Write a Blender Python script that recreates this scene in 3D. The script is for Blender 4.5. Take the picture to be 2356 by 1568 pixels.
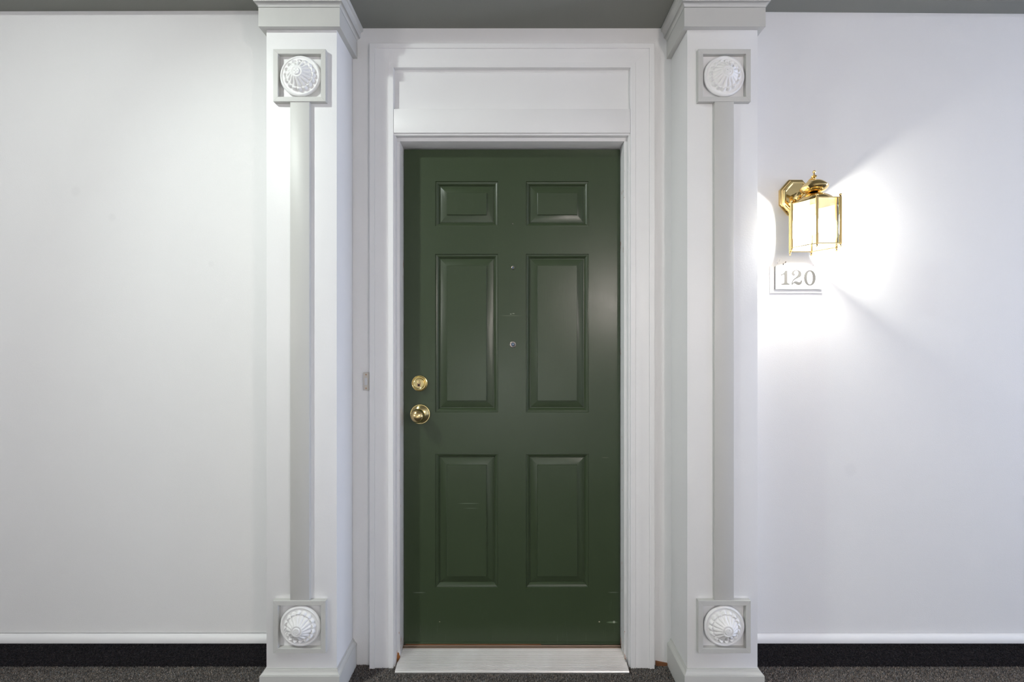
import bpy, bmesh, math, random
import numpy as np
from mathutils import Vector, Matrix
random.seed(7); rng = np.random.default_rng(7)
S = bpy.context.scene
for o in list(bpy.data.objects): bpy.data.objects.remove(o, do_unlink=True)
COL = S.collection
PI = math.pi

# ------------------------------------------------------------------ camera
cam = bpy.data.cameras.new('camera'); cam_o = bpy.data.objects.new('camera', cam); COL.objects.link(cam_o)
cam_o.location = (0, -1.664, 1.2825); cam_o.rotation_euler = (PI/2, 0, 0)
cam.sensor_fit = 'HORIZONTAL'; cam.sensor_width = 36; cam.lens = 36*960/2356
cam.shift_y = 6/2356; cam.clip_start = 0.02
S.camera = cam_o
# ------------------------------------------------------------------ world and lights
w = bpy.data.worlds.new('world'); S.world = w; w.use_nodes = True
w.node_tree.nodes['Background'].inputs[0].default_value = (0.9, 0.93, 1, 1)
w.node_tree.nodes['Background'].inputs[1].default_value = 0.02
S.view_settings.view_transform = 'Standard'; S.view_settings.look = 'None'
S.view_settings.gamma = 1; S.view_settings.use_curve_mapping = False
S.view_settings.exposure = 0.17
def point(name, loc, watt, col, r):
    l = bpy.data.lights.new(name, 'POINT'); l.energy = watt; l.color = col; l.shadow_soft_size = r
    o = bpy.data.objects.new(name, l); COL.objects.link(o); o.location = loc; return o
def downlight(name, loc, watt, col, d):
    l = bpy.data.lights.new(name, 'AREA'); l.shape = 'DISK'; l.size = d; l.energy = watt; l.color = col
    o = bpy.data.objects.new(name, l); COL.objects.link(o); o.location = loc; return o
# corridor ceiling downlights up in the raised ceiling, and the lantern of the door across the corridor
downlight('left_lamp_light', (-1.62, -1.08, 2.86), 12, (0.94, 1.0, 0.96), 0.12)
# added spot without a fixture, strengthens the left lamp's light in the doorway
def spot(name, loc, aim, watt, col, ang, blend, r):
    l = bpy.data.lights.new(name, 'SPOT'); l.energy = watt; l.color = col; l.spot_size = math.radians(ang); l.spot_blend = blend; l.shadow_soft_size = r
    o = bpy.data.objects.new(name, l); COL.objects.link(o); o.location = loc
    o.rotation_euler = (Vector(aim)-Vector(loc)).to_track_quat('-Z', 'Y').to_euler(); return o
spot('doorway_fill_spot', (-1.84, -1.30, 3.02), (1.25, 0, -.6), 84, (0.91, 1.0, 0.945), 92, 1, .035)
downlight('right_lamp_light', (3.06, -1.40, 2.86), 9, (0.85, 0.9, 1.0), 0.12)
point('opposite_lantern_light', (1.0, -2.15, 1.68), 27, (1.0, 0.885, 0.84), 0.06)
point('left_wall_fill', (-2.6, -2.15, 1.62), 24, (1.0, 0.96, 0.96), 0.06)  # added fill lamp, evens out the light low on the left wall
# cool daylight from the glazed door at the end of the corridor
dl = bpy.data.lights.new('daylight', 'AREA'); dl.shape = 'RECTANGLE'; dl.size = 1.9; dl.size_y = .9; dl.energy = 185; dl.color = (.64, .74, 1.0)
dl_o = bpy.data.objects.new('daylight', dl); COL.objects.link(dl_o); dl_o.location = (7.4, -.95, .95); dl_o.rotation_euler = (0, PI/2, 0)
# added fill spot, bounced off the wall behind the camera
spot('bounced_fill', (-.1, -1.80, 1.25), (-.1, -2.45, .25), 62, (1, 1, 1), 126, .6, .05)
BULB = 500.0

# ------------------------------------------------------------------ materials
def srgb(r, g, b):
    f = lambda c: (c/12.92 if c <= .04045 else ((c+.055)/1.055)**2.4)
    return (f(r/255), f(g/255), f(b/255), 1)
class NT:
    def __init__(s, name):
        s.m = bpy.data.materials.new(name); s.m.use_nodes = True; s.t = s.m.node_tree
        s.b = s.t.nodes['Principled BSDF']; s.out = s.t.nodes['Material Output']
    def n(s, kind, **kw):
        nd = s.t.nodes.new(kind)
        for k, v in kw.items():
            if k.startswith('i_'):
                key = k[2:]; key = int(key) if key.isdigit() else key
                if isinstance(v, bpy.types.NodeSocket): s.t.links.new(v, nd.inputs[key])
                else: nd.inputs[key].default_value = v
            else: setattr(nd, k, v)
        return nd
    def l(s, a, b): s.t.links.new(a, b)
    def co(s, scale=(1, 1, 1), rot=(0, 0, 0), kind='Object'):
        tc = s.n('ShaderNodeTexCoord'); mp = s.n('ShaderNodeMapping')
        s.l(tc.outputs[kind], mp.inputs[0]); mp.inputs['Scale'].default_value = scale; mp.inputs['Rotation'].default_value = rot
        return mp.outputs[0]
    def noise(s, vec, scale, detail=3, rough=.5):
        nd = s.n('ShaderNodeTexNoise'); s.l(vec, nd.inputs['Vector'])
        nd.inputs['Scale'].default_value = scale; nd.inputs['Detail'].default_value = detail; nd.inputs['Roughness'].default_value = rough
        return nd.outputs[0]
    def ramp(s, v, a, b):
        nd = s.n('ShaderNodeMapRange'); s.l(v, nd.inputs[0]); nd.inputs[1].default_value = a; nd.inputs[2].default_value = b
        return nd.outputs[0]
    def math(s, op, a, b=None):
        nd = s.n('ShaderNodeMath', operation=op)
        for i, v in enumerate((a, b)):
            if v is None: continue
            if isinstance(v, bpy.types.NodeSocket): s.l(v, nd.inputs[i])
            else: nd.inputs[i].default_value = v
        return nd.outputs[0]
    def mix(s, f, a, b):
        nd = s.n('ShaderNodeMix', data_type='RGBA')
        for key, v in ((0, f), (6, a), (7, b)):
            if isinstance(v, bpy.types.NodeSocket): s.l(v, nd.inputs[key])
            else: nd.inputs[key].default_value = v
        return nd.outputs[2]
    def bump(s, h, strength, dist):
        nd = s.n('ShaderNodeBump'); s.l(h, nd.inputs['Height']); nd.inputs['Strength'].default_value = strength; nd.inputs['Distance'].default_value = dist
        s.l(nd.outputs[0], s.b.inputs['Normal'])
    def spot(s, pos, cx, cz, rx, rz):
        sp = s.n('ShaderNodeSeparateXYZ'); s.l(pos, sp.inputs[0])
        dx = s.math('DIVIDE', s.math('SUBTRACT', sp.outputs[0], cx), rx)
        dz = s.math('DIVIDE', s.math('SUBTRACT', sp.outputs[2], cz), rz)
        d = s.math('ADD', s.math('MULTIPLY', dx, dx), s.math('MULTIPLY', dz, dz))
        nd = s.n('ShaderNodeMapRange'); s.l(d, nd.inputs[0])
        nd.inputs[1].default_value = 1.0; nd.inputs[2].default_value = 0.2; nd.inputs[3].default_value = 0; nd.inputs[4].default_value = 1
        return nd.outputs[0]
    def wpos(s): return s.n('ShaderNodeNewGeometry').outputs['Position']

def paint(name, col, rough=.5, bscale=350, bdist=.0004, mottled=.04, bstr=.5):
    t = NT(name); v = t.co()
    n = t.noise(v, 6, 3)
    dark = tuple(c*(1-mottled) for c in col[:3])+(1,)
    t.l(t.mix(n, dark, col), t.b.inputs['Base Color'])
    t.b.inputs['Roughness'].default_value = rough
    t.b.inputs['Specular IOR Level'].default_value = .35
    t.bump(t.noise(v, bscale, 2), bstr, bdist)
    return t
M = {}
t = paint('wall_paint', (.80, .80, .795, 1), .62, 330, .0007, .02, .6)
# faint scuff smudges on the wall
p = t.wpos(); c = t.b.inputs['Base Color'].links[0].from_socket
for (x, z, r) in ((-1.74, 1.89, .022), (-1.595, 1.785, .018), (1.35, .78, .028), (-1.2, 1.6, .014)):
    m = t.math('MULTIPLY', t.spot(p, x, z, r, r*1.1), .10); c = t.mix(m, c, (.5, .5, .5, 1))
t.l(c, t.b.inputs['Base Color']); M['wall'] = t.m
M['ceil'] = paint('ceiling_paint', (.225, .23, .208, 1), .75, 260, .0008).m
M['wall_far'] = paint('far_wall_paint', (.78, .78, .78, 1), .6, 230, .0011).m
M['white'] = paint('white_trim_paint', (.80, .80, .80, 1), .38, 90, .0003).m
M['grey'] = paint('pale_grey_green_paint', (.55, .55, .525, 1), .42, 120, .0003).m
M['plaster'] = paint('white_plaster', (.83, .83, .82, 1), .55, 300, .0003).m
M['sidewall'] = paint('pilaster_paint', (.81, .81, .805, 1), .42, 200, .0004).m
# jamb with chipped paint near the floor
t = paint('chipped_white_paint', (.78, .78, .78, 1), .38, 90, .0003)
p = t.wpos(); sp = t.n('ShaderNodeSeparateXYZ'); t.l(p, sp.inputs[0])
n1 = t.noise(t.co((60, 60, 14), kind='Object'), 1, 4, .6)
zf = t.ramp(sp.outputs[2], .15, .02)
chip = t.ramp(t.math('ADD', n1, t.math('MULTIPLY', zf, .12)), .66, .69)
c = t.mix(chip, t.b.inputs['Base Color'].links[0].from_socket, srgb(172, 112, 62))
t.l(c, t.b.inputs['Base Color']); M['jamb'] = t.m

# door paint
t = NT('green_door_paint'); v = t.co(); p = t.wpos()
base = t.mix(t.noise(v, 5, 3), (.038, .055, .0275, 1), (.045, .065, .033, 1))
sp = t.n('ShaderNodeSeparateXYZ'); t.l(p, sp.inputs[0])
low = t.ramp(sp.outputs[2], .40, .12)
for rot, sc, thr in ((.75, (420, 1, 9), .665), (-1.15, (330, 1, 7), .70), (1.45, (520, 1, 6), .70)):
    s1 = t.noise(t.co(sc, (0, rot, 0)), 1, 2)
    s2 = t.ramp(t.noise(v, 7+rot, 2), .48, .66)
    mk = t.math('MULTIPLY', t.math('MULTIPLY', t.ramp(s1, thr, thr+.06), s2), t.math('MULTIPLY', low, .42))
    base = t.mix(mk, base, (.20, .25, .19, 1))
for (x, z, rx, rz, a, cc) in ((.415, .128, .026, .0045, .8, (.16, .22, .13, 1)), (.423, .129, .006, .006, .9, (.42, .45, .36, 1)), (.362, .130, .004, .003, .9, (.6, .5, .36, 1)),
                              (-.385, .251, .03, .0022, .35, (.3, .34, .28, 1)), (.42, .252, .025, .0018, .35, (.3, .34, .28, 1)),
                              (-.005, 1.405, .004, .002, .8, (.4, .42, .33, 1)), (.006, 1.407, .006, .0015, .8, (.4, .42, .33, 1)), (-.005, 1.398, .05, .0012, .4, (.25, .28, .2, 1)),
                              (-.30, .13, .003, .002, .8, (.5, .45, .3, 1)), (-.18, .62, .05, .0016, .6, (.2, .25, .18, 1)), (-.17, .60, .035, .0014, .35, (.2, .25, .18, 1)),
                              (.386, .81, .018, .0012, .5, (.2, .22, .16, 1))):
    base = t.mix(t.math('MULTIPLY', t.spot(p, x, z, rx, rz), a), base, cc)
t.l(base, t.b.inputs['Base Color'])
t.l(t.math('ADD', .25, t.math('MULTIPLY', t.noise(v, 9, 3), .10)), t.b.inputs['Roughness'])
t.b.inputs['Specular IOR Level'].default_value = .42
t.bump(t.noise(t.co((520, 520, 14)), 1, 3), .32, .0005)
M['door'] = t.m

def metal(name, col, rough, bump=0):
    t = NT(name); t.b.inputs['Base Color'].default_value = col; t.b.inputs['Metallic'].default_value = 1
    t.l(t.math('ADD', rough, t.math('MULTIPLY', t.noise(t.co(), 60, 3), .06)), t.b.inputs['Roughness'])
    if bump: t.bump(t.noise(t.co(), 400, 2), bump, .0003)
    return t.m
M['brass'] = metal('polished_brass', (.84, .62, .27, 1), .07)
M['knob'] = metal('worn_brass', (.66, .50, .24, 1), .20)
M['lockbrass'] = metal('pale_brass', (.70, .58, .28, 1), .18)
M['copper'] = metal('key_core', (.48, .30, .19, 1), .35)
M['nickel'] = metal('dark_nickel', (.30, .27, .24, 1), .25)
M['bronze'] = metal('sill_bronze', (.22, .165, .125, 1), .45)
t = NT('ribbed_aluminium'); v = t.co(); n = t.noise(t.co((3, 3, 3)), 4, 4)
t.l(t.mix(n, (.66, .63, .60, 1), (.82, .82, .81, 1)), t.b.inputs['Base Color'])
t.b.inputs['Metallic'].default_value = .85; t.b.inputs['Roughness'].default_value = .38
M['alu'] = t.m
t = NT('black_gap'); t.b.inputs['Base Color'].default_value = (.006, .006, .006, 1); t.b.inputs['Roughness'].default_value = .9; M['black'] = t.m
t = NT('raw_wood'); v = t.co((20, 20, 200)); t.l(t.mix(t.noise(v, 1, 3), srgb(92, 56, 34), srgb(150, 98, 62)), t.b.inputs['Base Color']); t.b.inputs['Roughness'].default_value = .8; M['wood'] = t.m
t = NT('bell_plastic'); t.b.inputs['Base Color'].default_value = (.56, .53, .48, 1); t.b.inputs['Roughness'].default_value = .4
t.bump(t.noise(t.co(), 200, 2), .1, .0002); M['bell'] = t.m
t = NT('bell_button'); t.b.inputs['Base Color'].default_value = (.62, .63, .65, 1); t.b.inputs['Roughness'].default_value = .25
t.bump(t.noise(t.co(), 100, 2), .1, .0002); M['button'] = t.m
t = NT('sign_plastic'); t.b.inputs['Base Color'].default_value = (.80, .80, .79, 1); t.b.inputs['Roughness'].default_value = .35
t.bump(t.noise(t.co(), 150, 2), .1, .0002); M['sign'] = t.m
t = NT('sign_digit'); t.l(t.mix(t.noise(t.co(), 300, 2), (.07, .07, .066, 1), (.092, .092, .088, 1)), t.b.inputs['Base Color']); t.b.inputs['Roughness'].default_value = .45; M['digit'] = t.m
M['core'] = paint('sign_core', (.06, .06, .058, 1), .5).m
# clear bevelled glass: fresnel mix of clear and glossy
t = NT('clear_glass'); t.t.nodes.remove(t.b)
tr = t.n('ShaderNodeBsdfTransparent'); tr.inputs[0].default_value = (.97, .98, .97, 1)
gl = t.n('ShaderNodeBsdfGlossy'); gl.inputs['Roughness'].default_value = .03
fr = t.n('ShaderNodeFresnel'); fr.inputs[0].default_value = 1.45
mx = t.n('ShaderNodeMixShader'); t.l(fr.outputs[0], mx.inputs[0]); t.l(tr.outputs[0], mx.inputs[1]); t.l(gl.outputs[0], mx.inputs[2]); t.l(mx.outputs[0], t.out.inputs[0]); M['glass'] = t.m
t = NT('lens_glass'); t.b.inputs['Base Color'].default_value = (.10, .14, .20, 1); t.b.inputs['Roughness'].default_value = .05
t.b.inputs['Specular IOR Level'].default_value = 1.0; t.bump(t.noise(t.co(), 50, 1), .02, .0001); M['lens'] = t.m
t = NT('bulb_glow'); t.t.nodes.remove(t.b); em = t.n('ShaderNodeEmission'); em.inputs[0].default_value = (1, .96, .90, 1); em.inputs[1].default_value = BULB
t.l(em.outputs[0], t.out.inputs[0]); M['bulb'] = t.m
# carpet
def carpet(name, c1, c2, c3):
    t = NT(name); g = t.n('ShaderNodeNewGeometry')
    cr = t.n('ShaderNodeValToRGB'); t.l(g.outputs['Random Per Island'], cr.inputs[0])
    e = cr.color_ramp.elements; e[0].color = c1; e[0].position = 0; e[1].color = c3; e[1].position = 1
    k = e.new(.55); k.color = c2
    k = e.new(.72); k.color = (c2[0]*1.35, c2[1]*1.1, c2[2]*.95, 1)
    k = e.new(.86); k.color = (c2[0]*1.1, c2[1]*1.3, c2[2]*1.5, 1)
    t.l(cr.outputs[0], t.b.inputs['Base Color']); t.b.inputs['Roughness'].default_value = .95; t.b.inputs['Specular IOR Level'].default_value = .1
    return t.m
M['pile'] = carpet('carpet_pile', (.050, .048, .048, 1), (.175, .163, .152, 1), (.46, .38, .32, 1))
M['pile_base'] = carpet('carpet_base_pile', (.010, .010, .012, 1), (.030, .029, .033, 1), (.085, .075, .075, 1))
def backing(name, a, b):
    t = NT(name); v = t.co(); n = t.noise(v, 420, 3, .7)
    t.l(t.mix(t.ramp(n, .35, .7), a, b), t.b.inputs['Base Color']); t.b.inputs['Roughness'].default_value = .95; t.bump(n, 1, .003); return t.m
M['carpet'] = backing('carpet', (.03, .029, .028, 1), (.125, .116, .108, 1))
M['carpet_base'] = backing('carpet_base', (.012, .012, .013, 1), (.045, .043, .046, 1))

# ------------------------------------------------------------------ mesh helpers
def mk(name, verts, faces, mat, parent=None, smooth=None, loc=None):
    me = bpy.data.meshes.new(name); me.from_pydata([tuple(v) for v in verts], [], [tuple(f) for f in faces]); me.update()
    bm = bmesh.new(); bm.from_mesh(me); bmesh.ops.recalc_face_normals(bm, faces=bm.faces); bm.to_mesh(me); bm.free()
    return ob(name, me, mat, parent, smooth, loc)
def ob(name, me, mat, parent=None, smooth=None, loc=None):
    if mat: me.materials.append(mat)
    if smooth is not None:
        me.shade_smooth(); me.set_sharp_from_angle(angle=math.radians(smooth))
    o = bpy.data.objects.new(name, me); COL.objects.link(o)
    if parent: o.parent = parent
    if loc: o.location = loc
    return o
def from_bm(name, bm, mat, parent=None, smooth=None, loc=None):
    bmesh.ops.recalc_face_normals(bm, faces=bm.faces)
    me = bpy.data.meshes.new(name); bm.to_mesh(me); bm.free(); return ob(name, me, mat, parent, smooth, loc)
def bbox(bm, x0, x1, y0, y1, z0, z1, bev=0):
    r = bmesh.ops.create_cube(bm, size=1)
    for v in r['verts']:
        v.co = Vector((x0+(v.co.x+.5)*(x1-x0), y0+(v.co.y+.5)*(y1-y0), z0+(v.co.z+.5)*(z1-z0)))
    if bev:
        es = list({e for v in r['verts'] for e in v.link_edges})
        bmesh.ops.bevel(bm, geom=es, offset=bev, segments=2, affect='EDGES', profile=.5)
def box(name, x0, x1, y0, y1, z0, z1, mat, parent=None, bev=0):
    bm = bmesh.new(); bbox(bm, x0, x1, y0, y1, z0, z1, bev); return from_bm(name, bm, mat, parent, 30 if bev else None)
def boxes(name, lst, mat, parent=None, bev=0):
    bm = bmesh.new()
    for b in lst: bbox(bm, *b, bev)
    return from_bm(name, bm, mat, parent, 30 if bev else None)
def empty(name, loc=(0, 0, 0)):
    o = bpy.data.objects.new(name, None); COL.objects.link(o); o.location = loc; o.empty_display_size = .1; return o
def tag(o, label, cat, kind=None, group=None):
    o['label'] = label; o['category'] = cat
    if kind: o['kind'] = kind
    if group: o['group'] = group
    return o
def lathe(name, prof, mat, parent=None, seg=40, axis='z', loc=None, smooth=35):
    """prof: list of (r, h); axis z: h up; axis -y: h towards the corridor"""
    vs, fs = [], []
    n = len(prof)
    for r, h in prof:
        for k in range(seg):
            a = 2*PI*k/seg; x, y = r*math.cos(a), r*math.sin(a)
            vs.append((x, y, h) if axis == 'z' else (x, -h, y))
    for i in range(n-1):
        for k in range(seg):
            k2 = (k+1) % seg
            fs.append((i*seg+k, i*seg+k2, (i+1)*seg+k2, (i+1)*seg+k))
    fs.append(tuple(range(seg))); fs.append(tuple(range((n-1)*seg, n*seg)))
    return mk(name, vs, fs, mat, parent, smooth, loc)
def tube(name, pts, r, mat, parent=None, seg=14, loc=None):
    pts = [Vector(p) for p in pts]; vs, fs = [], []
    up = Vector((1, 0, 0))
    for i, p in enumerate(pts):
        d = (pts[min(i+1, len(pts)-1)]-pts[max(i-1, 0)]).normalized()
        a = up.cross(d).normalized(); b = d.cross(a)
        rr = r[i] if isinstance(r, (list, tuple)) else r
        for k in range(seg):
            t = 2*PI*k/seg; vs.append(p+a*rr*math.cos(t)+b*rr*math.sin(t))
    for i in range(len(pts)-1):
        for k in range(seg):
            k2 = (k+1) % seg; fs.append((i*seg+k, i*seg+k2, (i+1)*seg+k2, (i+1)*seg+k))
    fs.append(tuple(range(seg))); fs.append(tuple(range((len(pts)-1)*seg, len(pts)*seg)))
    return mk(name, vs, fs, mat, parent, 40, loc)
def wrap_u(name, x0, x1, yf, prof, mat, parent=None, smooth=25):
    """profile (offset, z) mitred around the two sides and the front of a pilaster on the wall at y=0"""
    vs, fs = [], []
    for o, z in prof:
        vs += [(x0-o, 0, z), (x0-o, yf-o, z), (x1+o, yf-o, z), (x1+o, 0, z)]
    n = len(prof)
    for i in range(n-1):
        for k in range(3):
            a = i*4+k; fs.append((a, a+1, a+5, a+4))
    fs.append((0, 1, 2, 3)); b = (n-1)*4; fs.append((b, b+1, b+2, b+3))
    fs.append(tuple([i*4 for i in range(n)]+[i*4+3 for i in range(n-1, -1, -1)]))
    return mk(name, vs, fs, mat, parent, smooth)

# ------------------------------------------------------------------ structure
XL, XR, YB = -4.6, 7.5, -2.45
PX, PH, PD = .762, .1275, .153          # pilaster centre, half width, depth
fl = box('floor', XL, XR, YB, .05, -.05, 0, M['carpet'])
tag(fl, 'speckled charcoal carpet floor of the corridor', 'floor', 'structure')
o = box('wall_left', XL, -PX, 0, .15, -.05, 3.30, M['wall']); tag(o, 'plain white wall on the doorbell side of the door', 'wall', 'structure')
o = box('wall_right', PX, XR, 0, .15, -.05, 3.30, M['wall']); tag(o, 'white wall that carries the brass lantern and number plaque', 'wall', 'structure')
wd = boxes('wall_door', [(-PX, -.505, 0, .15, -.05, 3.30), (.505, PX, 0, .15, -.05, 3.30), (-.505, .505, 0, .15, 2.36, 3.30)], M['wall'])
tag(wd, 'white wall strips around the green door between the pilasters', 'wall', 'structure')
# raw chip of exposed substrate where the plaster stops short of the carpet
bm = bmesh.new(); bbox(bm, .572, .618, -.006, .004, .001, .016); 
for v in bm.verts: v.co.z += .006*math.sin(v.co.x*210)*(v.co.z > .01)
from_bm('exposed_substrate', bm, M['wood'], wd)
o = box('wall_behind', XL, XR, YB-.12, YB, -.05, 3.30, M['wall_far']); tag(o, 'white corridor wall facing the green door', 'wall', 'structure')
o = box('wall_end_left', XL-.12, XL, YB, .15, -.05, 3.30, M['wall_far']); tag(o, 'end wall of the corridor far on the doorbell side', 'wall', 'structure')
o = box('wall_end_right', XR, XR+.12, YB, .15, -.05, 3.30, M['wall_far']); tag(o, 'end wall of the corridor far on the lantern side', 'wall', 'structure')
# ceiling: raised middle, low band over the walls, lower band over the doorway
HS = 2.539
bm = bmesh.new()
bbox(bm, XL, XR, YB, .15, 3.30, 3.37)
def soffit(x0, x1, zA, zB, y0):
    r = bmesh.ops.create_cube(bm, size=1)
    for v in r['verts']:
        x = x0 if v.co.x < 0 else x1; z = 3.30 if v.co.z > 0 else (zA if v.co.x < 0 else zB)
        v.co = Vector((x, y0 if v.co.y < 0 else 0.02, z))
soffit(XL, -2.06, 2.600, 2.6065, -.062); soffit(-2.06, -PX-PH+.001, 2.6065, 2.6095, -.062)
soffit(PX+PH-.001, 2.06, 2.605, 2.5965, -.062); soffit(2.06, XR, 2.5965, 2.585, -.062)
bbox(bm, -PX-PH, PX+PH, -.150, .02, HS, 3.30)
o = from_bm('ceiling', bm, M['ceil']); tag(o, 'grey painted ceiling with a lower band over the doorway', 'ceiling', 'structure')

# carpet cove base + quarter round on both side walls, with real pile
def pile(name, n, gen, mat, parent, h=.0055, wdt=.0022):
    P, N = gen(n)                                  # base points and outward direction
    jit = rng.normal(0, .45, (n, 3)); D = N+jit; D /= np.linalg.norm(D, axis=1)[:, None]
    H = h*(.6+.7*rng.random(n))
    a = rng.normal(size=(n, 3)); A = np.cross(D, a); A /= np.linalg.norm(A, axis=1)[:, None]; B = np.cross(D, A)
    W = wdt*(.6+.7*rng.random(n))
    vs = np.empty((n, 4, 3))
    for k in range(3):
        t_ = 2*PI*k/3
        vs[:, k] = P+A*(W*math.cos(t_))[:, None]+B*(W*math.sin(t_))[:, None]
    vs[:, 3] = P+D*H[:, None]
    vs = vs.reshape(-1, 3)
    i = np.arange(n)*4
    fs = np.stack([np.stack([i, i+1, i+3], 1), np.stack([i+1, i+2, i+3], 1), np.stack([i+2, i, i+3], 1)], 1).reshape(-1, 3)
    me = bpy.data.meshes.new(name)
    me.vertices.add(len(vs)); me.vertices.foreach_set('co', vs.ravel().astype(np.float32))
    me.loops.add(len(fs)*3); me.loops.foreach_set('vertex_index', fs.ravel().astype(np.int32))
    me.polygons.add(len(fs)); me.polygons.foreach_set('loop_start', np.arange(0, len(fs)*3, 3, dtype=np.int32))
    me.update(); me.validate()
    o = ob(name, me, mat, parent); o['kind'] = 'stuff'; return o
def floor_gen(n):
    P = np.zeros((0, 3))
    while len(P) < n:
        q = np.stack([rng.uniform(-2.9, 2.9, n), rng.uniform(-.62, .0, n)], 1)
        ax = np.abs(q[:, 0])
        inp = (np.abs(ax-PX) < PH+.012) & (q[:, 1] > -PD-.012)
        cas = (ax > .468) & (ax < .562) & (q[:, 1] > -.016)
        thr = (ax < .455) & (q[:, 1] > -.044)
        keep = rng.random(n) < np.clip(1.15-np.maximum(0, -.16-q[:, 1])/.42, .02, 1)*np.clip(1.1-np.maximum(0, ax-2.1)/.8, .02, 1)   # thins out towards the flat carpet
        q = q[~(inp | cas | thr) & keep]
        P = np.vstack([P, np.concatenate([q, np.zeros((len(q), 1))], 1)])
    P = P[:n]; N = np.tile(np.array([[0, 0, 1.]]), (n, 1)); return P, N
pile('carpet_pile', 290000, floor_gen, M['pile'], fl, .006, .0019)
for side, s in (('left', -1), ('right', 1)):
    xa, xb = (XL, -PX-PH) if s < 0 else (PX+PH, XR)
    b = empty('baseboard_'+side); tag(b, 'charcoal carpet skirting below white quarter round on the '+('doorbell side' if s < 0 else 'lantern side'), 'skirting', 'structure')
    ba = box('carpet_strip', xa, xb, -.008, 0, 0, .101, M['carpet_base'], b)
    def base_gen(n, s=s):
        x = s*rng.uniform(PX+PH, 2.9, n); z = rng.uniform(.002, .098, n)
        return np.stack([x, np.full(n, -.007), z], 1), np.tile(np.array([[0, -1., .1]]), (n, 1))
    pile('carpet_pile', 60000, base_gen, M['pile_base'], b, .005, .0019)
    prof = [(0, .100)] + [(-.0175*math.cos(a), .104+.024*math.sin(a)) for a in np.linspace(0, PI/2, 9)] + [(0, .130)]
    prof.insert(1, (-.0175, .100))
    vs = [(x, y, z) for x in (xa, xb) for (y, z) in prof]; n = len(prof)
    fs = [(i, i+1, n+i+1, n+i) for i in range(n-1)]+[tuple(range(n)), tuple(range(n, 2*n))]
    mk('quarter_round', vs, fs, M['white'], b, 40)

# ------------------------------------------------------------------ door casing and frame
fr = empty('trim_1'); tag(fr, 'white moulded door casing with a blank transom panel above the green door', 'door frame', 'structure')
cprof = [(0, 0), (0, .0168), (.0012, .018), (.0195, .018), (.0205, .0166), (.0215, .0170), (.045, .0166), (.068, .0178), (.0725, .0186), (.0735, .0174), (.0745, .0205), (.0928, .0205), (.094, .0195), (.094, 0)]
CI, CT = .468, 2.3717
for s in (-1, 1):
    vs = []
    for u, tt in cprof: vs += [(s*(CI+u), -tt, .002), (s*(CI+u), -tt, CT+u)]
    n = len(cprof); fs = [(2*i, 2*i+1, 2*i+3, 2*i+2) for i in range(n-1)]+[tuple(range(0, 2*n, 2)), tuple(range(1, 2*n, 2))]
    mk('casing_board', vs, fs, M['white'], fr, 25)
vs = []
for u, tt in cprof: vs += [(-CI-u, -tt, CT+u), (CI+u, -tt, CT+u)]
n = len(cprof); fs = [(2*i, 2*i+1, 2*i+3, 2*i+2) for i in range(n-1)]+[tuple(range(0, 2*n, 2)), tuple(range(1, 2*n, 2))]
mk('casing_board', vs, fs, M['white'], fr, 25)
box('transom_panel', -CI-.03, CI+.03, .0005, .02, 2.15, 2.41, M['white'], fr)
box('header_board', -CI+.0008, CI-.0008, -.0165, .004, 2.1144, 2.2087, M['white'], fr, .0008)
for s in (-1, 1):
    a, b_ = sorted((s*.4617, s*.505)); box('frame_step', a, b_, -.010, .04, 0, 2.1071, M['white'], fr, .001)
    a, b_ = sorted((s*.4499, s*.505)); box('jamb', a, b_, .010, .15, 0, 2.0937, M['jamb'], fr, .0012)
box('frame_step', -.505, .505, -.010, .04, 2.1071, 2.15, M['white'], fr, .001)
box('jamb', -.505, .505, .010, .15, 2.0937, 2.15, M['white'], fr, .0012)
box('gap_shade_sheet', -.5, .5, .112, .149, .0, 2.12, M['black'], fr)  # black sheet added behind the leaf, stands for the shade in the gaps

# ------------------------------------------------------------------ door
DY = .066; DW, DZ0, DZ1 = .4475, .0455, 2.0868
door = empty('door_1', (0, DY, 0)); tag(door, 'dark green six-panel entrance door with brass knob and deadbolt', 'door', 'structure')
xs = [-DW, -.318, -.0577, .0577, .318, DW]; zs = [DZ0, .2698, .8266, .9978, 1.6537, 1.769, 1.9553, DZ1]
bm = bmesh.new(); gv = {}
for i, x in enumerate(xs):
    for j, z in enumerate(zs): gv[i, j] = bm.verts.new((x, 0, z))
for i in range(5):
    for j in range(7):
        if i in (1, 3) and j in (1, 3, 5): continue
        bm.faces.new((gv[i, j], gv[i+1, j], gv[i+1, j+1], gv[i, j+1]))
bk = [bm.verts.new(p) for p in ((-DW, .044, DZ0), (DW, .044, DZ0), (DW, .044, DZ1), (-DW, .044, DZ1))]
bm.faces.new(bk)
bm.faces.new([gv[i, 0] for i in range(6)]+[bk[1], bk[0]]); bm.faces.new([gv[i, 7] for i in range(6)]+[bk[2], bk[3]])
bm.faces.new([gv[0, j] for j in range(8)]+[bk[3], bk[0]]); bm.faces.new([gv[5, j] for j in range(8)]+[bk[2], bk[1]])
from_bm('leaf', bm, M['door'], door)
pprof = [(0, 0), (.0012, .0028), (.0035, .0026), (.007, .0035), (.0115, .0062), (.0145, .0098), (.0165, .0118), (.0195, .0118), (.0205, .0108), (.0455, .0042), (.0470, .0040), (.0478, .0010), (.0490, .0004)]
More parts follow.
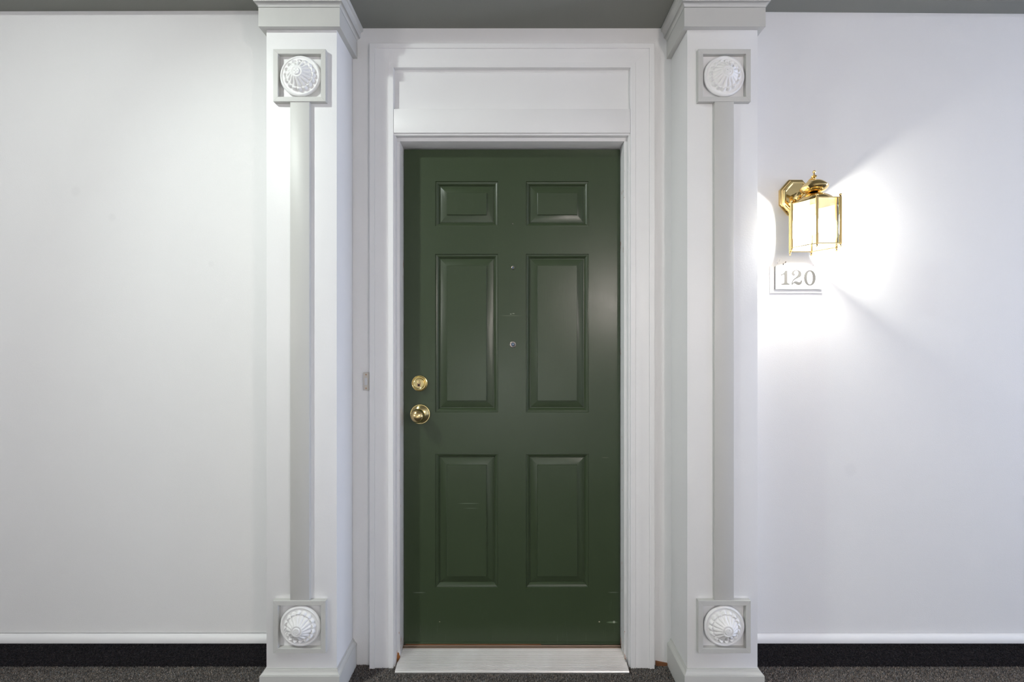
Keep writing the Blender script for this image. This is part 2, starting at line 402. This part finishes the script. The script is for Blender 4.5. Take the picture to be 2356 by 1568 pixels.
def panel(x0, x1, z0, z1):
    vs, fs = [], []
    for d, h in pprof: h *= 1.2; vs += [(x0+d, h, z0+d), (x1-d, h, z0+d), (x1-d, h, z1-d), (x0+d, h, z1-d)]
    for i in range(len(pprof)-1):
        for k in range(4): k2 = (k+1) % 4; fs.append((4*i+k, 4*i+k2, 4*i+4+k2, 4*i+4+k))
    b = 4*(len(pprof)-1); fs.append((b, b+1, b+2, b+3))
    mk('panel', vs, fs, M['door'], door, 22)
for (z0, z1) in ((.2698, .8266), (.9978, 1.6537), (1.769, 1.9553)):
    panel(-.318, -.0577, z0, z1); panel(.0577, .318, z0, z1)
# knob and rosette
kx, kz = -.3805, .9906
ros = [(.0415, 0), (.0415, .003), (.0405, .0045), (.038, .005), (.0365, .0045), (.034, .0062), (.028, .011), (.020, .0145), (.014, .016), (.0125, .018)]
ball = [(.0115, .012), (.0110, .022)]
for a in np.linspace(-1.05, PI/2-.02, 22): ball.append((.0280*math.cos(a), .0455+.0255*math.sin(a)))
kn = lathe('door_knob', ball, M['knob'], door, 48, '-y', (kx, 0, kz)); kn['label'] = 'round brass door knob'
lathe('rosette', ros, M['brass'] if False else M['lockbrass'], kn, 48, '-y')
# deadbolt
db = lathe('deadbolt', [(.0337, 0), (.0337, .004), (.0325, .0075), (.030, .0085), (.0275, .0075), (.0265, .0065)], M['lockbrass'], door, 48, '-y', (-.382, 0, 1.1185)); db['label'] = 'round brass deadbolt lock'
lathe('lock_cylinder', [(.0235, .006), (.0225, .017), (.0215, .0195), (.0200, .0200), (.0185, .0192), (.0182, .0196)], M['lockbrass'], db, 44, '-y')
fig = []
for k in range(28):
    a = 2*PI*k/28; sx = .0085*math.cos(a); sz = .0135*math.sin(a); f = 1-.16*math.exp(-(sz/.0035)**2); fig.append((sx*f, sz))
nfi = len(fig)
vs = [(x, -.0195, z) for x, z in fig]+[(x*.97, -.0206, z*.97) for x, z in fig]
mk('key_core', vs, [(k, (k+1) % nfi, nfi+(k+1) % nfi, nfi+k) for k in range(nfi)]+[tuple(range(nfi, 2*nfi))], M['copper'], db)
lathe('keyway', [(.0045, .0205), (.0042, .0214), (.0015, .0212)], M['black'], db, 20, '-y', (0, 0, -.006))
lathe('key_ring', [(.0066, .0205), (.0062, .0213), (.0052, .0212)], M['lockbrass'], db, 24, '-y', (0, 0, .0055))
# peepholes and nail
for z, r in ((1.5967, .0075), (1.279, .0132)):
    ph = lathe('peephole', [(r, 0), (r, .0025), (r*.85, .004), (r*.62, .0036), (r*.55, .0015)], M['nickel'], door, 28, '-y', (.0035, 0, z)); ph['label'] = 'small round peephole' if r < .01 else 'larger round peephole'
    lathe('lens', [(r*.58, .001), (r*.5, .0026), (r*.3, .0038), (r*.06, .0042)], M['lens'], ph, 24, '-y')
nl = lathe('nail', [(.0009, 0), (.0009, .0125), (.0022, .0127), (.0022, .0138)], M['nickel'], door, 12, '-y', (.003, 0, 1.775))
# door sweep at the foot of the leaf
box('door_sweep', -DW+.001, DW-.001, -.003, .02, .036, .0458, M['door'], door, .001)

# ------------------------------------------------------------------ threshold
th = empty('threshold', (0, 0, 0)); tag(th, 'ribbed aluminium threshold plate under the green door', 'threshold')
nr = 19; y0, y1, z0, z1 = -.046, .052, .0115, .030
pr = [(y0, .001), (y0-.0005, z0-.003), (y0+.002, z0)]
for k in range(nr):
    for f, h in ((.08, 0), (.25, .0014), (.62, .0014), (.80, 0)):
        q = (k+f)/nr; yy = y0+.004+(y1-y0-.004)*q; pr.append((yy, z0+(z1-z0)*q**.85+h))
pr += [(y1, z1), (y1, .001)]
n = len(pr)
def hw(y): return .4545 if y < -.008 else .4490
vs = []; xsn = 2
for y, z in pr: vs += [(-hw(y), y, z), (hw(y), y, z)]
fs = [(2*i, 2*i+1, 2*i+3, 2*i+2) for i in range(n-1)]+[tuple(range(0, 2*n, 2)), tuple(range(1, 2*n, 2))]
mk('ribbed_plate', vs, fs, M['alu'], th)
sill = [(.050, .001), (.050, .030), (.0525, .0335), (.057, .034), (.059, .0375), (.063, .038), (.110, .038), (.110, .001)]
n = len(sill); vs = []
for y, z in sill: vs += [(-.4488, y, z), (.4488, y, z)]
fs = [(2*i, 2*i+1, 2*i+3, 2*i+2) for i in range(n-1)]+[tuple(range(0, 2*n, 2)), tuple(range(1, 2*n, 2))]
mk('sill_strip', vs, fs, M['bronze'], th, 30)
box('wood_edge', -.44, .12, .0605, .064, .0375, .0400, M['wood'], th)

# ------------------------------------------------------------------ pilasters
def rosette_mesh():
    NR, NA, n = 76, 208, 16
    R = .0735
    rs = np.concatenate([np.linspace(0.0006, .060, 58), np.linspace(.0605, R, NR-58)])
    vs, fs = [], []
    def sm(a, b, x): q = min(1, max(0, (x-a)/(b-a))); return q*q*(3-2*q)
    for i, r in enumerate(rs):
        for k in range(NA):
            th_ = 2*PI*k/NA
            a = th_-7*max(0, r-.018)+38*max(0, r-.036)**1.15*.4
            lobe = abs(math.cos(n/2*a))
            # outer rings
            if r > .0700: h = .0135-.004*((r-.0700)/.0035)**2
            elif r > .0640: h = .0138+.0014*math.sin(PI*(r-.0640)/.006)
            else: h = .0128
            rl = .0500+.0070*lobe**.7
            if r < rl+.0012:
                q = r/.056
                dome = .0165+.0330*(1-q**1.15) if q < 1 else .0165
                dome = min(dome, .0400)
                amp = .0062*sm(.018, .032, r)
                g = dome-amp*(1-lobe**.55)
                g += .0062*math.exp(-((r-(rl-.0045))/.0030)**2)*lobe          # curled leaf tips
                g -= .0036*math.exp(-((r-(rl-.0105))/.0030)**2)*lobe
                e = sm(rl+.0012, rl-.0008, r) if False else 1-sm(rl-.0008, rl+.0012, r)
                h = h+(g-h)*e if g > h else h
            if r < .0135:
                h = 0.0400+.0016*sm(.0135, .0120, r) if False else 0.0400+.0022*(1-sm(.0112, .0130, r))-.0012*math.exp(-((r-.0135)/.0012)**2)
                if r < .0085 and min(abs(math.sin(2*th_)), 1) < .25 and r > .0035: h -= .0012
            elif r < .0165: h -= .0016*(1-sm(.0135, .0165, r))
            vs.append((r*math.cos(th_), -h, r*math.sin(th_)))
    m = len(rs)
    for i in range(m-1):
        for k in range(NA):
            k2 = (k+1) % NA; fs.append((i*NA+k, i*NA+k2, (i+1)*NA+k2, (i+1)*NA+k))
    fs.append(tuple(range(NA)))
    for r, h in ((R-.0005, .0075), (.069, .0055), (.0675, 0)):
        b = len(vs)
        for k in range(NA): vs.append((r*math.cos(2*PI*k/NA), -h, r*math.sin(2*PI*k/NA)))
        for k in range(NA): k2 = (k+1) % NA; fs.append((b-NA+k, b-NA+k2, b+k2, b+k))
    me = bpy.data.meshes.new('rosette'); me.from_pydata(vs, [], fs); me.update()
    bm = bmesh.new(); bm.from_mesh(me); bmesh.ops.recalc_face_normals(bm, faces=bm.faces); bm.to_mesh(me); bm.free()
    me.materials.append(M['plaster']); me.shade_smooth(); me.set_sharp_from_angle(angle=math.radians(60)); return me
ROS = rosette_mesh()
FO, FI, FD = .094, .0768, .016      # square frame half sizes and depth
def rail_mesh():
    b = .0008
    vs = [(-FO, 0, FO), (FO, 0, FO), (FI, 0, FI), (-FI, 0, FI)]
    m = .0002
    vs += [(-FO+b+m, -FD, FO-b), (FO-b-m, -FD, FO-b), (FI+b-m, -FD, FI+b), (-FI-b+m, -FD, FI+b)]
    vs += [(-FO+m, -FD+b, FO), (FO-m, -FD+b, FO), (FI-m, -FD+b, FI), (-FI+m, -FD+b, FI)]
    fs = [(0, 1, 2, 3), (4, 5, 6, 7)]
    for k in range(4):
        k2 = (k+1) % 4; fs.append((k, k2, 8+k2, 8+k)); fs.append((8+k, 8+k2, 4+k2, 4+k))
    me = bpy.data.meshes.new('frame_rail'); me.from_pydata(vs, [], fs); me.update()
    bm = bmesh.new(); bm.from_mesh(me); bmesh.ops.recalc_face_normals(bm, faces=bm.faces); bm.to_mesh(me); bm.free()
    me.materials.append(M['grey']); return me
RAIL = rail_mesh()
ZT, ZB = 2.2436, .2672
def pilaster(cx, label, rots):
    p = empty('pilaster', (cx, 0, 0)); tag(p, label, 'pilaster', group='pilasters flanking the door')
    box('shaft', -PH, PH, -PD, 0, 0, HS-.001, M['sidewall'], p, .0012)
    cap = [(.0005, 2.4168), (.018, 2.4168), (.018, 2.4838), (.0140, 2.4842), (.0140, 2.4858), (.0180, 2.4866)]
    cap += [(.018+.0088*(1-math.cos(a)), 2.4866+.0098*math.sin(a)) for a in np.linspace(.2, PI/2, 7)]
    cap += [(.0235, 2.4972), (.0235, 2.4984), (.0295, 2.4990), (.0305, 2.5060), (.0292, 2.5072), (.0300, 2.5085)] + [(.030+.009*(1-math.cos(a)), 2.5085+.016*math.sin(a)) for a in np.linspace(.2, PI/2, 6)] + [(.0400, 2.526), (.0405, HS-.0005)]
    wrap_u('capital', -PH, PH, -PD, cap, M['grey'], p)
    base = [(.0003, .1095), (.0024, .1088), (.0024, .1055), (.0050, .1046), (.0058, .1010), (.0078, .0970), (.0112, .0940), (.0135, .0930), (.0135, .0912), (.0158, .0905), (.0160, .0880), (.0160, .0), (.0003, .0)]
    wrap_u('plinth', -PH, PH, -PD, base, M['grey'], p)
    box('batten', -.0344, .0344, -PD-.0135, -PD+.001, ZB+FO-.0005, ZT-FO+.0005, M['grey'], p, .0008)
    for zc, rot in zip((ZT, ZB), rots):
        for k in range(4):
            r = bpy.data.objects.new('frame_rail', RAIL); COL.objects.link(r); r.parent = p; r.location = (0, -PD, zc); r.rotation_euler = (0, k*PI/2, 0)
        r = bpy.data.objects.new('rosette', ROS); COL.objects.link(r); r.parent = p; r.location = (.001, -PD+.0002, zc); r.rotation_euler = (0, rot, 0)
        r['label'] = 'white plaster leaf rosette'
    return p
pilaster(-PX, 'white pilaster with grey batten and leaf rosettes beside the doorbell', (.1, 1.2))
pilaster(PX, 'white pilaster with grey batten and leaf rosettes beside the brass lantern', (.6, 2.0))

# ------------------------------------------------------------------ doorbell
bell = empty('doorbell', (-.5790, 0, 1.1325)); tag(bell, 'small beige rectangular doorbell button on the wall against the door casing', 'doorbell')
box('plate', -.0125, .0125, -.0085, 0, -.0355, .0355, M['bell'], bell, .002)
box('button', -.0058, .0058, -.0105, -.006, -.0145, .0145, M['button'], bell, .001)
for z in (-.027, .027): lathe('screw', [(.0030, .0075), (.0028, .0092), (.001, .0096)], M['copper'], bell, 14, '-y', (0, 0, z))

# ------------------------------------------------------------------ number plaque
SX, SZ, k_ = 1.1305, 1.4825, .0001215
sg = empty('number_plaque', (SX, 0, SZ)); tag(sg, 'white house number plaque with grey 120 under the brass lantern', 'sign')
def plate(name, pts, ya, yb, mat, parent):
    n = len(pts); vs = [(x, ya, z) for x, z in pts]+[(x, yb, z) for x, z in pts]
    fs = [tuple(range(n)), tuple(range(n, 2*n))]+[(i, (i+1) % n, n+(i+1) % n, n+i) for i in range(n)]
    return mk(name, vs, fs, mat, parent)
Q = lambda zx, zy: ((zx-1012)*k_, (1420-zy)*k_)
def shield(l, r, b, sh, notch, topc, top):
    """outline: straight sides, scooped shoulders and a raised middle"""
    left = [(l, b), (l, sh)]
    nx = l+notch
    left += [(l+notch*(1-math.cos(a)) , sh-55*math.sin(a)) for a in np.linspace(0, PI/2, 6)][1:]
    left += [(nx+5, sh+5), (nx+10, topc)]
    left += [(nx+10+80*math.sin(a), topc-(topc-top)*(1-math.cos(a))) for a in np.linspace(0, PI/2, 5)][1:]
    right = [(r-(x-l), y) for x, y in reversed(left)]
    return [Q(x, y) for x, y in left+right]
plate('back_plate', shield(165, 1860, 1412, 500, 230, 400, 310), -.0045, 0, M['sign'], sg)
fp = plate('face_plate', shield(300, 1800, 1292, 555, 265, 450, 385), -.0105, -.0044, M['sign'], sg)
fp.data.materials.append(M['core'])
for f in fp.data.polygons:
    if abs(f.normal.y) < .5: f.material_index = 1
def chaikin(P, n=2):
    for _ in range(n):
        R = []
        for i, a in enumerate(P):
            b = P[(i+1) % len(P)]
            R += [(a[0]*.8+b[0]*.2, a[1]*.8+b[1]*.2), (a[0]*.2+b[0]*.8, a[1]*.2+b[1]*.8)]
        P = R
    return P
Q2 = lambda zx, zy: ((zx-1020)*k_*.993, (1412-zy)*k_*.993)
one = [(470, 845), (475, 800), (535, 780), (590, 738), (622, 672), (690, 672), (690, 1045), (702, 1080), (730, 1098), (768, 1102), (768, 1138), (495, 1138), (495, 1102), (545, 1100), (575, 1085), (590, 1050), (590, 835), (578, 806), (548, 815), (510, 838)]
two = [(836, 770), (850, 715), (905, 670), (985, 652), (1070, 665), (1130, 710), (1158, 785), (1140, 850), (1090, 895), (1010, 930), (930, 972), (885, 1020), (865, 1065), (876, 1072), (910, 1038), (970, 1017), (1030, 1037), (1080, 1055), (1122, 1040), (1140, 988), (1175, 988), (1172, 1060), (1140, 1122), (1070, 1152), (1010, 1137), (955, 1100), (905, 1083), (882, 1105), (870, 1138), (828, 1138), (830, 1085), (850, 1020), (890, 960), (960, 905), (1020, 845), (1052, 785), (1057, 730), (1032, 690), (985, 676), (930, 695), (900, 738), (908, 762), (936, 780), (946, 806), (930, 838), (900, 847), (862, 830), (842, 800)]
plate('digit', [Q2(*q) for q in one], -.0111, -.0104, M['digit'], fp)
plate('digit', [Q2(*q) for q in chaikin(two)], -.0111, -.0104, M['digit'], fp)
n = 48; vs, fs = [], []
for y in (-.0104, -.0111):
    for rx, ry in ((190, 252), (96, 212)):
        for k in range(n):
            a = 2*PI*k/n; x, z = Q2(1430+rx*math.copysign(abs(math.cos(a))**.92, math.cos(a)), 913-ry*math.sin(a)); vs.append((x, y, z))
for k in range(n):
    j = (k+1) % n
    fs += [(2*n+k, 2*n+j, 3*n+j, 3*n+k), (k, j, 2*n+j, 2*n+k), (n+k, n+j, 3*n+j, 3*n+k)]
mk('digit', vs, fs, M['digit'], fp)
for x, z in ((225, 1345), (1800, 1345)):
    q = Q(x, z); lathe('pin', [(.0012, .004), (.0009, .0052)], M['nickel'], sg, 10, '-y', (q[0], 0, q[1]))

# ------------------------------------------------------------------ wall lantern
LX, LY = 1.1165, -.122
ZL0, ZL1, RH = 1.6355, 1.800, .0826
lan = empty('wall_lantern', (LX, 0, ZL0)); tag(lan, 'polished brass wall lantern with clear glass sides, lit, above the number plaque', 'wall lamp')
def lz(z): return z-ZL0
# octagonal back plate (stepped)
def octa(prof, name, mat, cz):
    vs, fs = [], []
    for ap, h in prof:
        for k in range(8):
            a = PI/8+k*PI/4; r = ap/math.cos(PI/8); vs.append((.0105+.90*r*math.cos(a), -h, cz+r*math.sin(a)))
    for i in range(len(prof)-1):
        for k in range(8): k2 = (k+1) % 8; fs.append((8*i+k, 8*i+k2, 8*i+8+k2, 8*i+8+k))
    fs.append(tuple(range(8))); b = 8*(len(prof)-1); fs.append(tuple(range(b, b+8)))
    return mk(name, vs, fs, mat, lan, 20)
PZ = lz(1.862)
octa([(.071, 0), (.071, .006), (.0695, .0075), (.066, .0085), (.0645, .012), (.0625, .0155), (.0595, .0165), (.058, .019), (.056, .0205), (.0535, .0195), (.050, .0175)], 'back_plate', M['brass'], PZ)
lathe('boss', [(.020, .017), (.020, .020), (.016, .023), (.013, .028), (.017, .033), (.020, .037), (.017, .042), (.009, .046)], M['brass'], lan, 32, '-y', (.0105, 0, PZ-.004))
# swan-neck arm
arm = []
for q in np.linspace(0, 1, 15):
    y = -.044+(LY+.044)*q; z = PZ-.002+.034*math.sin(q*PI*.62)/math.sin(PI*.62)*1.0
    arm.append((.0105*(1-q), y, z))
tube('arm', arm, .0052, M['brass'], lan)
capz = lz(1.8825)
CAP = [(.014, capz-.0445), (.022, capz-.0442), (.034, capz-.0415), (.0455, capz-.0335), (.0520, capz-.0255), (.0545, capz-.0195), (.0530, capz-.0145), (.0495, capz-.0128), (.0490, capz-.0105), (.0440, capz-.0035), (.0415, capz-.0028), (.0405, capz-.0008), (.031, capz+.0080), (.018, capz+.0155), (.005, capz+.0190)]
cp = lathe('cap', [(r*.82, capz-.0445+(z-capz+.0445)*.79) for r, z in CAP], M['brass'], lan, 48, 'z', (0, LY, 0))
FIN = [(.0030, capz+.020), (.0030, capz+.023), (.0070, capz+.0265), (.0085, capz+.0285), (.0060, capz+.0300), (.0025, capz+.0335), (.0022, capz+.0365), (.0042, capz+.0390), (.0045, capz+.0415), (.0028, capz+.0440), (.0008, capz+.0448)]
lathe('finial', [(r*1.15, capz+.0065+(z-capz-.020)*1.35) for r, z in FIN], M['brass'], cp, 20, 'z')
# hexagonal roof plate, shallow dome above it
HV = [(RH*math.cos(k*PI/3), LY+RH*math.sin(k*PI/3)) for k in range(6)]
def hexring(name, ro, ri, za, zb, mat):
    vs, fs = [], []
    for z in (za, zb):
        for r in (ro, ri):
            for k in range(6): vs.append((r*math.cos(k*PI/3), LY+r*math.sin(k*PI/3), z))
    for k in range(6):
        j = (k+1) % 6
        fs += [(k, j, 6+j, 6+k), (12+k, 12+j, 18+j, 18+k), (k, j, 12+j, 12+k), (6+k, 6+j, 18+j, 18+k)]
    return mk(name, vs, fs, mat, lan)
ft = ZL1-ZL0
vs, fs = [], []
prof = [(RH+.002, ft-.0035), (RH+.002, ft), (.066, ft+.0015), (.0645, ft+.0035), (.058, ft+.0120), (.048, ft+.0210), (.036, ft+.0285), (.022, ft+.0340), (.012, ft+.0352), (.012, ft-.0035)]
for r, z in prof:
    for k in range(24):
        a = 2*PI*k/24
        hexr = r*math.cos(PI/6)/math.cos(((a) % (PI/3))-PI/6) if r > .065 else r*.985
        vs.append((hexr*math.cos(a), LY+hexr*math.sin(a), z))
for i in range(len(prof)-1):
    for k in range(24): j = (k+1) % 24; fs.append((24*i+k, 24*i+j, 24*i+24+j, 24*i+24+k))
fs.append(tuple(range(24))); b = 24*(len(prof)-1); fs.append(tuple(range(b, b+24)))
mk('roof', vs, fs, M['brass'], lan, 25)
hexring('bottom_frame', RH+.0015, RH-.0065, 0, .003, M['brass'])
for k, (x, y) in enumerate(HV):
    rd = lathe('rod', [(.0044, .0), (.0044, ft)], M['brass'], lan, 14, 'z', (x, y, 0))
    lathe('rod_finial', [(.0030, ft), (.0022, ft+.003), (.0040, ft+.0055), (.0045, ft+.008), (.0036, ft+.0105), (.001, ft+.012)], M['brass'], rd, 14, 'z')
    lathe('rod_finial', [(.0042, .0), (.0042, -.0025), (.0018, -.006), (.0024, -.0075), (.0040, -.0095), (.0038, -.0118), (.0012, -.0135)], M['brass'], rd, 14, 'z')
for k in range(6):
    a, b2 = Vector((*HV[k], 0)), Vector((*HV[(k+1) % 6], 0)); d = (b2-a).normalized(); nn = Vector((d.y, -d.x, 0))
    a2, b3 = a+d*.0034, b2-d*.0034; bv = .009; z0_, z1_ = .003, ft-.0036
    out = [a2+Vector((0, 0, z0_)), b3+Vector((0, 0, z0_)), b3+Vector((0, 0, z1_)), a2+Vector((0, 0, z1_))]
    inn = [a2+d*bv+Vector((0, 0, z0_+bv)), b3-d*bv+Vector((0, 0, z0_+bv)), b3-d*bv+Vector((0, 0, z1_-bv)), a2+d*bv+Vector((0, 0, z1_-bv))]
    inn = [q+nn*.0016 for q in inn]
    bkf = [q-nn*.0014 for q in out]
    vs = out+inn+bkf; fs = [(4, 5, 6, 7), (8, 9, 10, 11)]
    for q in range(4): r_ = (q+1) % 4; fs += [(q, r_, 4+r_, 4+q), (q, r_, 8+r_, 8+q)]
    back = k == 1
    mk('back_panel' if back else 'glass_pane', vs, fs, M['sign'] if back else M['glass'], lan)
so = lathe('socket', [(.006, ft-.003), (.013, ft-.004), (.013, ft-.030), (.0145, ft-.031), (.0145, ft-.046), (.012, ft-.048)], M['sign'], lan, 24, 'z', (0, LY, 0))
bz = lz(1.710)
lathe('bulb', [(.009, ft-.047), (.011, bz+.036), (.016, bz+.026), (.021, bz+.014), (.0235, bz), (.021, bz-.012), (.013, bz-.020), (.004, bz-.0235)], M['bulb'], so, 24, 'z')
